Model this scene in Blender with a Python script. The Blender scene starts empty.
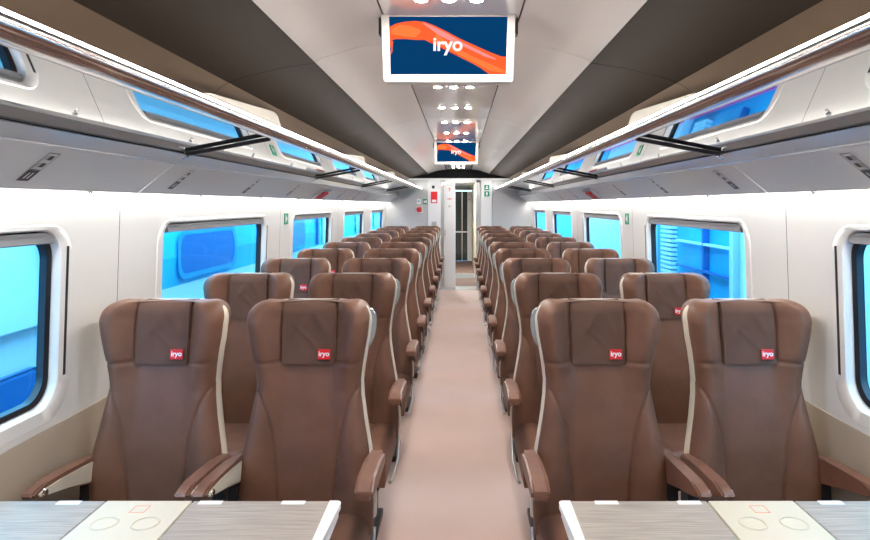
import bpy, bmesh, math
import numpy as np
from mathutils import Vector, Matrix

scene = bpy.context.scene
COL = scene.collection
PI = math.pi
rng = np.random.default_rng(7)

# ------------------------------------------------------------------ materials
def node_mat(name):
    m = bpy.data.materials.new(name)
    m.use_nodes = True
    nt = m.node_tree
    return m, nt, nt.nodes['Principled BSDF']

def mat(name, col, rough=0.5, metal=0.0, spec=0.5, bump=None, vary=None, coat=0.0, coat_rough=0.05, sheen=0.0):
    """bump=(scale, strength, detail)  vary=(scale, amount, stretch xyz)"""
    m, nt, b = node_mat(name)
    b.inputs['Base Color'].default_value = (*col, 1)
    b.inputs['Roughness'].default_value = rough
    b.inputs['Metallic'].default_value = metal
    b.inputs['Specular IOR Level'].default_value = spec
    b.inputs['Coat Weight'].default_value = coat
    b.inputs['Coat Roughness'].default_value = coat_rough
    b.inputs['Sheen Weight'].default_value = sheen
    tc = nt.nodes.new('ShaderNodeTexCoord')
    if bump:
        n = nt.nodes.new('ShaderNodeTexNoise'); n.inputs['Scale'].default_value = bump[0]
        n.inputs['Detail'].default_value = bump[2]
        nt.links.new(tc.outputs['Object'], n.inputs['Vector'])
        bp = nt.nodes.new('ShaderNodeBump'); bp.inputs['Strength'].default_value = bump[1]
        bp.inputs['Distance'].default_value = 0.004
        nt.links.new(n.outputs['Fac'], bp.inputs['Height'])
        nt.links.new(bp.outputs['Normal'], b.inputs['Normal'])
    if vary:
        mp = nt.nodes.new('ShaderNodeMapping'); mp.inputs['Scale'].default_value = vary[2]
        nt.links.new(tc.outputs['Object'], mp.inputs['Vector'])
        n = nt.nodes.new('ShaderNodeTexNoise'); n.inputs['Scale'].default_value = vary[0]
        n.inputs['Detail'].default_value = 5
        nt.links.new(mp.outputs['Vector'], n.inputs['Vector'])
        r = nt.nodes.new('ShaderNodeValToRGB')
        a = vary[1]
        r.color_ramp.elements[0].position = 0.3
        r.color_ramp.elements[1].position = 0.7
        r.color_ramp.elements[0].color = (*[c * (1 - a) for c in col], 1)
        r.color_ramp.elements[1].color = (*[min(1, c * (1 + a)) for c in col], 1)
        nt.links.new(n.outputs['Fac'], r.inputs['Fac'])
        nt.links.new(r.outputs['Color'], b.inputs['Base Color'])
    return m

def emit(name, col, strength, base=(0.8, 0.8, 0.8), spec=0.5):
    m, nt, b = node_mat(name)
    b.inputs['Base Color'].default_value = (*base, 1)
    b.inputs['Specular IOR Level'].default_value = spec
    b.inputs['Emission Color'].default_value = (*col, 1)
    b.inputs['Emission Strength'].default_value = strength
    return m

LEATHER = mat('brown_leather', (0.172, 0.081, 0.051), 0.47, 0, 0.30, bump=(260, 0.10, 3), vary=(9, 0.12, (1, 1, 1)))
COVER = mat('brown_cloth', (0.122, 0.066, 0.047), 0.75, 0, 0.2, bump=(40, 0.25, 4), vary=(12, 0.10, (1, 1, 1)))
PIPING = mat('stitching', (0.20, 0.11, 0.075), 0.5)
SHELL = mat('cream_shell', (0.68, 0.61, 0.50), 0.32, 0, 0.5)
CREAM = mat('cream_plastic', (0.66, 0.60, 0.48), 0.4)
ARMBROWN = mat('brown_armrest', (0.19, 0.085, 0.055), 0.36, 0, 0.5, vary=(20, 0.1, (1, 1, 1)))
HANDLE = mat('silver_handle', (0.45, 0.52, 0.56), 0.25, 0.6)
CHROME = mat('chrome', (0.85, 0.85, 0.86), 0.08, 1.0)
MIRROR = mat('polished_shelf', (0.60, 0.60, 0.59), 0.025, 1.0)
RAILMET = mat('polished_rail', (0.82, 0.77, 0.74), 0.17, 1.0)
BLACK = mat('black_plastic', (0.012, 0.012, 0.014), 0.35)
RUBBER = mat('black_gasket', (0.012, 0.013, 0.017), 0.3)
DARK = mat('dark_metal', (0.035, 0.030, 0.030), 0.45, 0.3)
STEEL = mat('brushed_steel', (0.55, 0.54, 0.53), 0.3, 0.9)
WALLW = mat('warm_white_wall', (0.76, 0.745, 0.715), 0.35, 0, 0.4)
WALLT = mat('taupe_dado', (0.46, 0.385, 0.30), 0.4, 0, 0.4)
BEZEL = mat('white_bezel', (0.79, 0.775, 0.75), 0.28, 0, 0.5)
BLIND = mat('grey_blind', (0.30, 0.30, 0.31), 0.5)
CEILC = mat('centre_ceiling', (0.60, 0.555, 0.52), 0.32, 0, 0.5, coat=0.45, coat_rough=0.09)
CEILG = mat('glossy_ceiling', (0.60, 0.56, 0.53), 0.25, 0, 0.5, coat=0.7, coat_rough=0.04)
CEILB = mat('brown_ceiling', (0.028, 0.020, 0.0145), 0.60, 0.0, 0.04, vary=(3, 0.06, (1, 1, 1)))
CEILLIT = mat('strip_lit_cove', (0.20, 0.135, 0.088), 0.32, 0.5, 0.5)  # brown ceiling curve, light from the rack strip put into a lighter colour
DARKGAP = mat('dark_joint', (0.02, 0.018, 0.016), 0.8)
PANEL = mat('satin_grey_panel', (0.68, 0.67, 0.655), 0.30, 0.0, 0.5)
GREYWALL = mat('grey_end_wall', (0.50, 0.50, 0.50), 0.4)
WHITEP = mat('white_lacquer', (0.82, 0.82, 0.82), 0.3)
ALU = mat('aluminium', (0.6, 0.6, 0.6), 0.3, 0.85)
CARPET = mat('rose_brown_carpet', (0.60, 0.43, 0.37), 0.62, 0, 0.35, bump=(500, 0.15, 2), vary=(1.6, 0.06, (1, 1, 1)), sheen=0.15)
CARPET2 = mat('dark_brown_carpet', (0.17, 0.10, 0.08), 0.8)
WOOD = mat('grey_wood', (0.38, 0.325, 0.275), 0.5, 0, 0.35, vary=(10, 0.22, (0.8, 22, 1)))
TABCREAM = mat('cream_table', (0.64, 0.56, 0.43), 0.5, 0, 0.5)
TABWHITE = mat('white_edge', (0.86, 0.85, 0.83), 0.3)
RED = mat('logo_red', (0.75, 0.012, 0.016), 0.45)
ORANGE = mat('icon_orange', (0.85, 0.20, 0.09), 0.5)
WHITE = mat('print_white', (0.88, 0.88, 0.88), 0.45)
GREEN = mat('sign_green', (0.0, 0.30, 0.16), 0.45)
CHAR = mat('print_charcoal', (0.045, 0.045, 0.048), 0.45)
BLUEP = mat('print_blue', (0.05, 0.25, 0.5), 0.4)
SCREENW = mat('screen_bezel', (0.52, 0.50, 0.47), 0.4)
NECKB = mat('dark_brown_support', (0.075, 0.042, 0.032), 0.5)
TRIMM = mat('satin_trim', (0.70, 0.69, 0.68), 0.16, 0.25)
FINM = mat('rack_divider_cream', (0.40, 0.355, 0.285), 0.4)
BEIGE = mat('beige_wall', (0.5, 0.43, 0.31), 0.4)

LED = emit('led_strip', (1.0, 0.98, 0.95), 26.0)
WASH = emit('wall_wash_lamp', (1.0, 0.98, 0.95), 15.0)
SPOT = emit('spot_lamp', (1.0, 0.95, 0.89), 430.0)
VFILL = emit('vestibule_fill_glow', (0.95, 1.0, 0.98), 34.0)
S_NAVY = emit('screen_navy', (0.002, 0.047, 0.15), .58, (0, 0, 0), 0.0)
S_ORANGE = emit('screen_orange', (1.0, 0.13, 0.035), .58, (0.0, 0.0, 0.0), 0.0)
S_ORANGE2 = emit('screen_light_orange', (1.0, 0.22, 0.055), .58, (0.0, 0.0, 0.0), 0.0)
S_PINK = emit('screen_pink', (1.0, 0.30, 0.28), .58, (0.0, 0.0, 0.0), 0.0)
S_RED = emit('screen_red', (0.85, 0.055, 0.03), .58, (0.0, 0.0, 0.0), 0.0)
S_WHITE = emit('screen_white', (1.0, 1.0, 1.0), .62, (0, 0, 0), 0.0)

# window glass: blue cast of the daylight put into its tint, Fresnel gloss
GLASS = bpy.data.materials.new('blue_cast_glass'); GLASS.use_nodes = True
nt = GLASS.node_tree; nt.nodes.clear()
_o = nt.nodes.new('ShaderNodeOutputMaterial'); _mx = nt.nodes.new('ShaderNodeMixShader')
_t = nt.nodes.new('ShaderNodeBsdfTransparent'); _t.inputs['Color'].default_value = (0.36, 0.76, 1.0, 1)
_g = nt.nodes.new('ShaderNodeBsdfGlossy'); _g.inputs['Roughness'].default_value = 0.02
_f = nt.nodes.new('ShaderNodeLayerWeight'); _f.inputs['Blend'].default_value = 0.12
_k = nt.nodes.new('ShaderNodeMath'); _k.operation = 'MULTIPLY'; _k.inputs[1].default_value = 0.25
nt.links.new(_f.outputs['Facing'], _k.inputs[0]); nt.links.new(_k.outputs[0], _mx.inputs[0]); nt.links.new(_t.outputs[0], _mx.inputs[1])
nt.links.new(_g.outputs[0], _mx.inputs[2]); nt.links.new(_mx.outputs[0], _o.inputs[0])

# ------------------------------------------------------------------ mesh helpers
def link(name, me, parent=None):
    o = bpy.data.objects.new(name, me)
    COL.objects.link(o)
    if parent is not None:
        o.parent = parent
    return o

def build(name, bm, mats, parent=None, smooth=False, angle=None):
    me = bpy.data.meshes.new(name)
    bmesh.ops.recalc_face_normals(bm, faces=bm.faces[:])
    bm.to_mesh(me); bm.free()
    for m in (mats if isinstance(mats, (list, tuple)) else [mats]):
        me.materials.append(m)
    if smooth:
        me.polygons.foreach_set('use_smooth', [True] * len(me.polygons))
        if angle:
            me.set_sharp_from_angle(angle=math.radians(angle))
    return link(name, me, parent)

def empty(name, loc=(0, 0, 0)):
    o = bpy.data.objects.new(name, None); o.empty_display_size = 0.1
    COL.objects.link(o); o.location = loc
    return o

def tag(o, label, cat, group=None, kind=None):
    o['label'] = label; o['category'] = cat
    if group: o['group'] = group
    if kind: o['kind'] = kind
    return o

def box(bm, c, s, bev=0.0, seg=2, mi=0, rot=None):
    """axis box, centre c, full size s"""
    t = bmesh.new()
    bmesh.ops.create_cube(t, size=1.0)
    bmesh.ops.scale(t, vec=s, verts=t.verts)
    if bev:
        bmesh.ops.bevel(t, geom=t.edges[:], offset=bev, segments=seg, affect='EDGES', profile=0.5)
    M = Matrix.Translation(Vector(c)) @ (rot.to_4x4() if rot is not None else Matrix.Identity(4))
    add(bm, t, M, mi)

def add(bm, t, M, mi=0):
    vs = [bm.verts.new(M @ v.co) for v in t.verts]
    t.verts.index_update()
    for f in t.faces:
        try:
            nf = bm.faces.new([vs[v.index] for v in f.verts]); nf.material_index = mi
        except ValueError:
            pass
    t.free()

def bx(x0, x1, y0, y1, z0, z1, bev=0.0, mi=0, bm=None, seg=2):
    b = bm if bm is not None else bmesh.new()
    box(b, ((x0 + x1) / 2, (y0 + y1) / 2, (z0 + z1) / 2), (abs(x1 - x0), abs(y1 - y0), abs(z1 - z0)), bev, seg, mi)
    return b

def cyl(bm, p0, p1, r, n=16, r2=None, mi=0):
    p0, p1 = Vector(p0), Vector(p1)
    d = p1 - p0
    t = bmesh.new()
    bmesh.ops.create_cone(t, cap_ends=True, segments=n, radius1=r, radius2=r if r2 is None else r2, depth=d.length)
    M = Matrix.Translation((p0 + p1) / 2) @ d.to_track_quat('Z', 'Y').to_matrix().to_4x4()
    add(bm, t, M, mi)

def prism(bm, pts, axis, a0, a1, mi=0):
    """closed 2-D outline extruded along an axis; axis 'x': pts=(y,z), 'y': pts=(x,z), 'z': pts=(x,y)"""
    def P(p, a):
        return {'x': (a, p[0], p[1]), 'y': (p[0], a, p[1]), 'z': (p[0], p[1], a)}[axis]
    A = [bm.verts.new(P(p, a0)) for p in pts]
    B = [bm.verts.new(P(p, a1)) for p in pts]
    n = len(pts)
    for i in range(n):
        f = bm.faces.new((A[i], A[(i + 1) % n], B[(i + 1) % n], B[i])); f.material_index = mi
    f = bm.faces.new(A); f.material_index = mi
    f = bm.faces.new(B[::-1]); f.material_index = mi

def band(pts, t):
    """open polyline -> closed outline of thickness t (offset along the normal)"""
    P = [Vector(p) for p in pts]
    off = []
    for i, p in enumerate(P):
        a = P[max(i - 1, 0)]; b = P[min(i + 1, len(P) - 1)]
        d = (b - a).normalized(); nrm = Vector((-d.y, d.x))
        off.append(p + nrm * t)
    return [tuple(p) for p in P] + [tuple(p) for p in off[::-1]]

def tube(bm, pts, r, n=8, mi=0, closed=False):
    P = [Vector(p) for p in pts]
    rings = []
    N = len(P)
    for i, p in enumerate(P):
        a = P[(i - 1) % N] if closed else P[max(i - 1, 0)]
        b = P[(i + 1) % N] if closed else P[min(i + 1, N - 1)]
        d = (b - a).normalized()
        up = Vector((0, 0, 1)) if abs(d.z) < 0.9 else Vector((1, 0, 0))
        u = d.cross(up).normalized(); v = d.cross(u).normalized()
        rings.append([bm.verts.new(p + u * (r * math.cos(2 * PI * k / n)) + v * (r * math.sin(2 * PI * k / n))) for k in range(n)])
    for i in range(N if closed else N - 1):
        A, B = rings[i], rings[(i + 1) % N]
        for k in range(n):
            f = bm.faces.new((A[k], A[(k + 1) % n], B[(k + 1) % n], B[k])); f.material_index = mi
    if not closed:
        bm.faces.new(rings[0]).material_index = mi
        bm.faces.new(rings[-1][::-1]).material_index = mi

_txt = {}
def text_mesh(s, size, bold=0.02, spacing=1.0):
    key = (s, size, bold, spacing)
    if key in _txt:
        return _txt[key]
    cu = bpy.data.curves.new('lettering', 'FONT')
    cu.body = s; cu.size = size; cu.align_x = 'CENTER'; cu.align_y = 'CENTER'
    cu.offset = bold * size; cu.extrude = 0.0; cu.resolution_u = 4; cu.space_character = spacing
    o = bpy.data.objects.new('lettering', cu); COL.objects.link(o)
    dg = bpy.context.evaluated_depsgraph_get()
    me = bpy.data.meshes.new_from_object(o.evaluated_get(dg))
    bpy.data.objects.remove(o); bpy.data.curves.remove(cu)
    _txt[key] = me
    return me

def add_text(bm, s, size, M, mi, bold=0.02, spacing=1.0, depth=0.0):
    me = text_mesh(s, size, bold, spacing)
    t = bmesh.new(); t.from_mesh(me)
    if depth:
        r = bmesh.ops.extrude_face_region(t, geom=t.faces[:])
        bmesh.ops.translate(t, vec=(0, 0, depth), verts=[v for v in r['geom'] if isinstance(v, bmesh.types.BMVert)])
    add(bm, t, M, mi)

FACE_CAM = Matrix.Rotation(PI / 2, 4, 'X')       # local XY drawing -> X,Z plane facing -Y

def poly(bm, pts3, mi=0):
    f = bm.faces.new([bm.verts.new(p) for p in pts3]); f.material_index = mi
    return f

ORD = ['first', 'second', 'third', 'fourth', 'fifth', 'sixth', 'seventh', 'eighth', 'ninth', 'tenth', 'eleventh', 'twelfth', 'thirteenth', 'fourteenth', 'fifteenth', 'sixteenth']

# ------------------------------------------------------------------ key dimensions (metres, y runs down the coach)
Y0, Y1 = -2.03, 11.77                 # ends of the saloon
BAYS = [0.27 + 2.30 * k for k in range(-1, 5)]
def wx(z):                            # inner half width of the side wall
    return float(np.interp(z, [0, 0.82, 1.66, 2.16], [1.374, 1.382, 1.355, 1.20]))

# ------------------------------------------------------------------ floor, ceiling, walls
bm = bx(-1.42, 1.42, Y0, Y1, -0.06, 0.0)
o = build('floor', bm, CARPET); tag(o, 'rose brown carpet floor running down the aisle', 'floor', kind='structure')

bm = bmesh.new()
def strip(pts, y0, y1, t, mi):
    prism(bm, band(pts, t), 'y', y0, y1, mi)
G = 0.0025
prism(bm, band([(1.30, 1.80), (1.22, 2.14), (1.0, 2.22), (0.6, 2.285), (-0.6, 2.285), (-1.0, 2.22), (-1.22, 2.14), (-1.30, 1.80)], -0.03), 'y', Y0, Y1, 3)
for b0 in BAYS:
    a, c = b0 + G, b0 + 2.30 - G
    strip([(0.237, 2.250), (-0.237, 2.250)], a, c, -0.012, 4)
    for s in (-1, 1):
        L = [(s * 0.243, 2.250), (s * 0.40, 2.226), (s * 0.548, 2.180), (s * 0.560, 2.165)]
        B = [(s * 0.562, 2.165), (s * 0.70, 2.143), (s * 0.85, 2.108), (s * 0.915, 2.084)]
        D = [(s * 0.915, 2.084), (s * 0.942, 2.069), (s * 0.967, 2.050), (s * 1.01, 2.005), (s * 1.06, 1.94), (s * 1.12, 1.87)]
        strip(L, a, c, 0.010 * s, 0)
        strip(B, a, c, 0.010 * s, 1)
        strip(D, a, c, 0.010 * s, 2)
ceil = build('ceiling', bm, [CEILC, CEILB, CEILLIT, DARKGAP, CEILG], smooth=True, angle=35)
tag(ceil, 'pale centre ceiling between dark brown side panels', 'ceiling', kind='structure')

# rounded rectangle loop in (y, z); 4 corners, n segments each (n even)
def rr(y0, y1, z0, z1, r, n=8):
    pts = []
    for cy, cz, a0 in ((y1 - r, z0 + r, -PI / 2), (y1 - r, z1 - r, 0), (y0 + r, z1 - r, PI / 2), (y0 + r, z0 + r, PI)):
        for k in range(n + 1):
            a = a0 + (PI / 2) * k / n
            pts.append((cy + r * math.cos(a), cz + r * math.sin(a)))
    return pts

def outer_for(y0, y1, z0, z1, inner, n=8):
    """points on the rectangle matched one to one with rr() points"""
    cs = [(y1, z0), (y1, z1), (y0, z1), (y0, z0)]
    out = []
    m = n + 1
    for q in range(4):
        cy, cz = cs[q]
        first, last = inner[q * m], inner[q * m + n]
        # side the corner comes from / goes to
        A = (first[0], cz) if q % 2 == 0 else (cy, first[1])
        B = (cy, last[1]) if q % 2 == 0 else (last[0], cz)
        for k in range(m):
            t = k / n
            if t <= 0.5:
                u = t * 2; out.append((A[0] + (cy - A[0]) * u, A[1] + (cz - A[1]) * u))
            else:
                u = t * 2 - 1; out.append((cy + (B[0] - cy) * u, cz + (B[1] - cz) * u))
    return out

WZ0, WZ1, WR = 0.890, 1.503, 0.085
ZD, ZT = 0.82, 1.66
def ring(bm, A, B, mi=0):
    n = len(A)
    for i in range(n):
        f = bm.faces.new((A[i], A[(i + 1) % n], B[(i + 1) % n], B[i])); f.material_index = mi

SIDE = {-1: 'left', 1: 'right'}
win_n = 0
WINPOS = {}
for s in (-1, 1):
    bm = bmesh.new()
    def V(y, z, off=0.0, b=None):
        return (b or bm).verts.new((s * (wx(z) + off), y, z))
    for b0 in BAYS:
        a, c = b0 + 0.002, b0 + 2.298
        cy = b0 + 1.15
        has = b0 > 0
        if has:
            inner = rr(cy - 0.775, cy + 0.775, WZ0, WZ1, WR)
            outer = outer_for(a, c, ZD, ZT, inner)
            ring(bm, [V(*p) for p in outer], [V(*p) for p in inner], 0)
        else:
            poly(bm, [(s * wx(z), y, z) for y, z in ((a, ZD), (c, ZD), (c, ZT), (a, ZT))], 0)
        poly(bm, [(s * wx(z), y, z) for y, z in ((a, ZT), (c, ZT), (c, 2.16), (a, 2.16))], 0)
        # dado, stepped in a little from the wall above
        poly(bm, [(s * (wx(z) - 0.004), y, z) for y, z in ((a, 0.0), (c, 0.0), (c, ZD), (a, ZD))], 1)
        poly(bm, [(s * (wx(ZD) + o_), y, ZD) for y, o_ in ((a, 0.002), (c, 0.002), (c, -0.004), (a, -0.004))], 1)
        # joint behind the gap between two panels
        poly(bm, [(s * (wx(z) + 0.0025), y, z) for y, z in ((c - 0.03, 0), (c + 0.034, 0), (c + 0.034, ZD), (c - 0.03, ZD))], 2)
        poly(bm, [(s * (wx(z) + 0.0025), y, z) for y, z in ((c - 0.03, ZD), (c + 0.034, ZD), (c + 0.034, ZT), (c - 0.03, ZT))], 2)
        poly(bm, [(s * (wx(z) + 0.0025), y, z) for y, z in ((c - 0.03, ZT), (c + 0.034, ZT), (c + 0.034, 2.16), (c - 0.03, 2.16))], 2)
    o = build('wall_' + SIDE[s], bm, [WALLW, WALLT, DARKGAP])
    tag(o, f'white {SIDE[s]}-side coach wall above a taupe dado, with windows', 'wall', kind='structure')

    for wi, b0 in enumerate([b for b in BAYS if b > 0]):
        cy = b0 + 1.15
        win_n += 1
        w = empty(f'window_{win_n}', (s * 1.37, cy, 1.2))
        tag(w, f'{ORD[wi]} blue-lit train window from the tables on the {SIDE[s]}-side wall', 'window', kind='structure')
        base = Vector((s * 1.37, cy, 1.2))
        def mk(name, bm_, m, smooth=False, angle=None, parent=None):
            bmesh.ops.translate(bm_, vec=-base, verts=bm_.verts)
            return build(name, bm_, m, parent or w, smooth, angle)
        def loop(b, y0, y1, z0, z1, r, off):
            return [b.verts.new((s * (wx(p[1]) + off), p[0], p[1])) for p in rr(y0, y1, z0, z1, r)]
        y0, y1 = cy - 0.775, cy + 0.775
        # white moulded surround with its reveal
        b = bmesh.new()
        L = [loop(b, y0 - .055, y1 + .070, WZ0 - .05, WZ1 + .016, WR + .04, 0.001),
             loop(b, y0 - .050, y1 + .065, WZ0 - .046, WZ1 + .012, WR + .04, -0.004),
             loop(b, y0 + .000, y1 - .000, WZ0 + .000, WZ1 - .000, WR, -0.004),
             loop(b, y0 + .004, y1 - .004, WZ0 + .004, WZ1 - .004, WR, 0.000),
             loop(b, y0 + .012, y1 - .008, WZ0 + .010, WZ1 - .008, WR, 0.028)]
        for i in range(4): ring(b, L[i], L[i + 1])
        mk('surround', b, BEZEL, True, 40)
        b = bmesh.new()
        L = [loop(b, y0 + .012, y1 - .008, WZ0 + .010, WZ1 - .008, WR, 0.028),
             loop(b, y0 + .016, y1 - .012, WZ0 + .014, WZ1 - .012, WR, 0.022),
             loop(b, y0 + .032, y1 - .030, WZ0 + .030, WZ1 - .028, WR - .008, 0.028),
             loop(b, y0 + .036, y1 - .034, WZ0 + .034, WZ1 - .032, WR - .010, 0.050)]
        for i in range(3): ring(b, L[i], L[i + 1])
        mk('gasket', b, RUBBER, True, 50)
        b = bmesh.new()
        lp = loop(b, y0 + .034, y1 - .032, WZ0 + .032, WZ1 - .030, WR - .009, 0.046)
        b.faces.new(lp)
        mk('glass_pane', b, GLASS)
        # raised roller blind in the head of the opening
        b = bmesh.new()
        z = WZ1 - .012
        prism(b, [(s * (wx(z) + q), zz) for q, zz in ((.010, z), (.010, z - .010), (.004, z - .014), (.004, z - .034), (.010, z - .038), (.026, z - .036), (.026, z))], 'y', y0 + .06, y1 - .03)
        bl = mk('roller_blind', b, BLIND)
        # guide slot at the far end of the surround
        b = bmesh.new()
        for zz0, zz1 in ((0.985, 1.44),):
            xa = s * (wx(1.2) - .0135)
            t = [(s * (wx(z_) - of), y_, z_) for z_ in (zz0, zz1) for of in (.0055, .001) for y_ in (y1 + .028, y1 + .040)]
            vs = [b.verts.new(p) for p in t]
            for q in ((0, 1, 3, 2), (4, 5, 7, 6), (0, 1, 5, 4), (2, 3, 7, 6), (0, 2, 6, 4), (1, 3, 7, 5)):
                b.faces.new([vs[i] for i in q])
        mk('guide_slot', b, BLACK)

# ------------------------------------------------------------------ luggage racks
for s in (-1, 1):
    nm = SIDE[s]
    rk = empty('luggage_rack', (s * 1.1, 5.0, 1.8))
    tag(rk, f'long polished luggage rack with lit front rail above the {nm}-side windows', 'luggage rack')
    inv = Vector((-s * 1.1, -5.0, -1.8))
    def rp(name, b, m, smooth=False, angle=None, parent=None):
        bmesh.ops.translate(b, vec=inv, verts=b.verts)
        return build(name, b, m, parent or rk, smooth, angle)
    for b0 in BAYS:
        a, c = b0 + .003, b0 + 2.297
        if b0 == BAYS[-1]: c = Y1 - 0.005
        b = bmesh.new()
        prism(b, [(s * x, z) for x, z in ((.772, 1.8695), (1.120, 1.803), (1.122, 1.814), (.774, 1.8815))], 'y', a + .0, c)
        rp('shelf_panel', b, MIRROR)
        b = bmesh.new()
        prism(b, [(s * x, z) for x, z in ((1.1365, 1.753), (1.278, 1.6385), (1.285, 1.633), (1.291, 1.640), (1.143, 1.760))], 'y', a, c)
        rp('service_panel', b, PANEL)
    b = bmesh.new()
    prism(b, [(s * x, z) for x, z in ((1.121, 1.8005), (1.1175, 1.797), (1.1265, 1.757), (1.1345, 1.7535), (1.142, 1.762), (1.130, 1.8005))], 'y', Y0, Y1 - .005)
    rp('chrome_trim', b, TRIMM, True, 40)
    b = bmesh.new()
    prof = []
    for k in range(13):
        a = -0.35 + (PI * 0.80) * k / 12
        prof.append((0.738 + 0.040 * math.cos(PI + a) , 1.882 - 0.026 * math.sin(a) - 0.0))
    prof += [(.772, 1.885), (.740, 1.892), (.705, 1.8905)]
    prism(b, [(s * x, z) for x, z in prof], 'y', Y0, Y1 - .005)
    rp('front_rail', b, RAILMET, True, 50)
    b = bmesh.new()
    prism(b, [(s * x, z) for x, z in ((.701, 1.893), (.700, 1.897), (.703, 1.9005), (.709, 1.901), (.712, 1.898), (.712, 1.893))], 'y', Y0, Y1 - .01)
    rp('light_strip', b, LED)
    b = bmesh.new()
    prism(b, [(s * x, z) for x, z in ((.6975, 1.8875), (.6970, 1.8915), (.7005, 1.8928), (.713, 1.8926), (.713, 1.8875))], 'y', Y0, Y1 - .008)
    rp('dark_lip', b, BLACK)
    b = bmesh.new()
    prism(b, [(s * x, z) for x, z in ((1.310, 1.662), (1.328, 1.662), (1.328, 1.680), (1.310, 1.680))], 'y', Y0, Y1 - .01)
    rp('wall_wash_strip', b, WASH)
    for k in range(5):
        yy = 2.62 + 2.40 * k - (0.05 * k)
        if yy > 11: continue
        b = bmesh.new()
        box(b, (s * .945, yy, 1.826), (.375, .020, .016), .004, rot=Matrix.Rotation(s * math.atan(.186), 3, 'Y'))
        arm = rp('support_arm', b, DARK)
        b = bmesh.new()
        box(b, (s * 1.118, yy, 1.788), (.03, .034, .020), .006, rot=Matrix.Rotation(s * math.atan(.5), 3, 'Y'))
        rp('arm_bracket', b, CHROME, parent=arm) if False else rp('arm_bracket', b, CHROME)
    # closing strip behind the service panel so that the wash lamp only shows below
    b = bmesh.new()
    prism(b, [(s * x, z) for x, z in ((1.150, 1.776), (1.158, 1.786), (1.300, 1.690), (1.350, 1.690), (1.350, 1.684), (1.296, 1.684))], 'y', Y0, Y1 - .005)
    rp('lamp_channel', b, WHITEP)

    # little printed seat plates on the sloping panel, one per row
    def on_panel(u, y, off=0.001):
        """u = 0 at the lower edge .. 1 at the upper edge of the sloping service panel"""
        x = 1.285 + (1.1365 - 1.285) * u; z = 1.633 + (1.753 - 1.633) * u
        n = Vector((-0.62, -0.785)).normalized()
        return Vector((s * (x + n.x * off), y, z + n.y * off))
    def quad_on(b, u0, u1, ya, yb, off=0.001, mi=0):
        poly(b, [on_panel(u0, ya, off), on_panel(u0, yb, off), on_panel(u1, yb, off), on_panel(u1, ya, off)], mi)
    for k in range(9):
        if k == 4: continue
        y = 1.845 + 0.94 * k
        b = bmesh.new()
        # outline frame
        for (u0, u1, ya, yb) in ((.46, .475, -.026, .026), (.855, .87, -.026, .026), (.46, .87, -.026, -.0235), (.46, .87, .0235, .026)):
            quad_on(b, u0, u1, y + ya, y + yb, .0012, 0)
        quad_on(b, .20, .455, y - .026, y + .026, .0012, 0)
        # seat numbers as pale strokes, and two seat pictograms
        quad_on(b, .26, .40, y - .010, y - .005, .0018, 1)
        quad_on(b, .26, .40, y + .005, y + .010, .0018, 1)
        for q in (.53, .70):
            quad_on(b, q, q + .10, y - .004, y + .016, .0012, 0)
            c0 = on_panel(q + .05, y - .012, .0012)
            e1 = (on_panel(q + .10, y, .0012) - on_panel(q, y, .0012)) * 0.5
            pts = [c0 + e1 * math.cos(t * PI / 6) + Vector((0, .008 * math.sin(t * PI / 6), 0)) for t in range(12)]
            poly(b, pts, 2)
        pl = build('seat_number_plate', b, [CHAR, WHITE, STEEL])
        tag(pl, f'{ORD[k - (k > 4)]} small printed seat number plate on the {nm}-side luggage rack panel', 'seat sign', 'seat number plates under the racks')
    for k in range(9):
        # coat hook on the lower edge
        yh = 2.22 + 0.95 * k
        if k < 9:
            b = bmesh.new()
            cx, cz = s * 1.276, 1.630
            box(b, (cx, yh, cz), (.010, .026, .010), .003)
            tube(b, [(cx, yh, cz - .002), (cx - s * .004, yh, cz - .010), (cx - s * .012, yh, cz - .012), (cx - s * .016, yh, cz - .006)], .003, 6)
            hk = build('coat_hook', b, CHROME, smooth=True, angle=40)
            tag(hk, f'{ORD[k]} tiny chrome coat hook under the {nm}-side luggage rack panel', 'hook', 'coat hooks along the racks')
    # red emergency device hanging under the rack
    ye = 5.62
    e = empty('emergency_handle', on_panel(.5, ye, 0.0))
    tag(e, f'red and grey emergency handle box on the {nm}-side luggage rack panel', 'emergency handle')
    def plate(name, u0, u1, ya, yb, o0, o1, m):
        b = bmesh.new()
        lo = [on_panel(u, y, o0) for u, y in ((u0, ya), (u0, yb), (u1, yb), (u1, ya))]
        hi = [on_panel(u, y, o1) for u, y in ((u0, ya), (u0, yb), (u1, yb), (u1, ya))]
        vs = [b.verts.new(p) for p in lo + hi]
        for q in ((0, 1, 2, 3), (4, 5, 6, 7), (0, 1, 5, 4), (1, 2, 6, 5), (2, 3, 7, 6), (3, 0, 4, 7)):
            b.faces.new([vs[i] for i in q])
        bmesh.ops.translate(b, vec=-e.location, verts=b.verts)
        return build(name, b, m, e)
    plate('housing', .16, .84, ye - .16, ye + .16, .0025, .024, STEEL)
    plate('red_label', .24, .50, ye - .13, ye + .10, .022, .025, RED)
    plate('pull_handle', .55, .72, ye - .11, ye + .08, .022, .034, RED)
    plate('instruction_label', .56, .76, ye + .09, ye + .14, .022, .024, WHITE)

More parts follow.
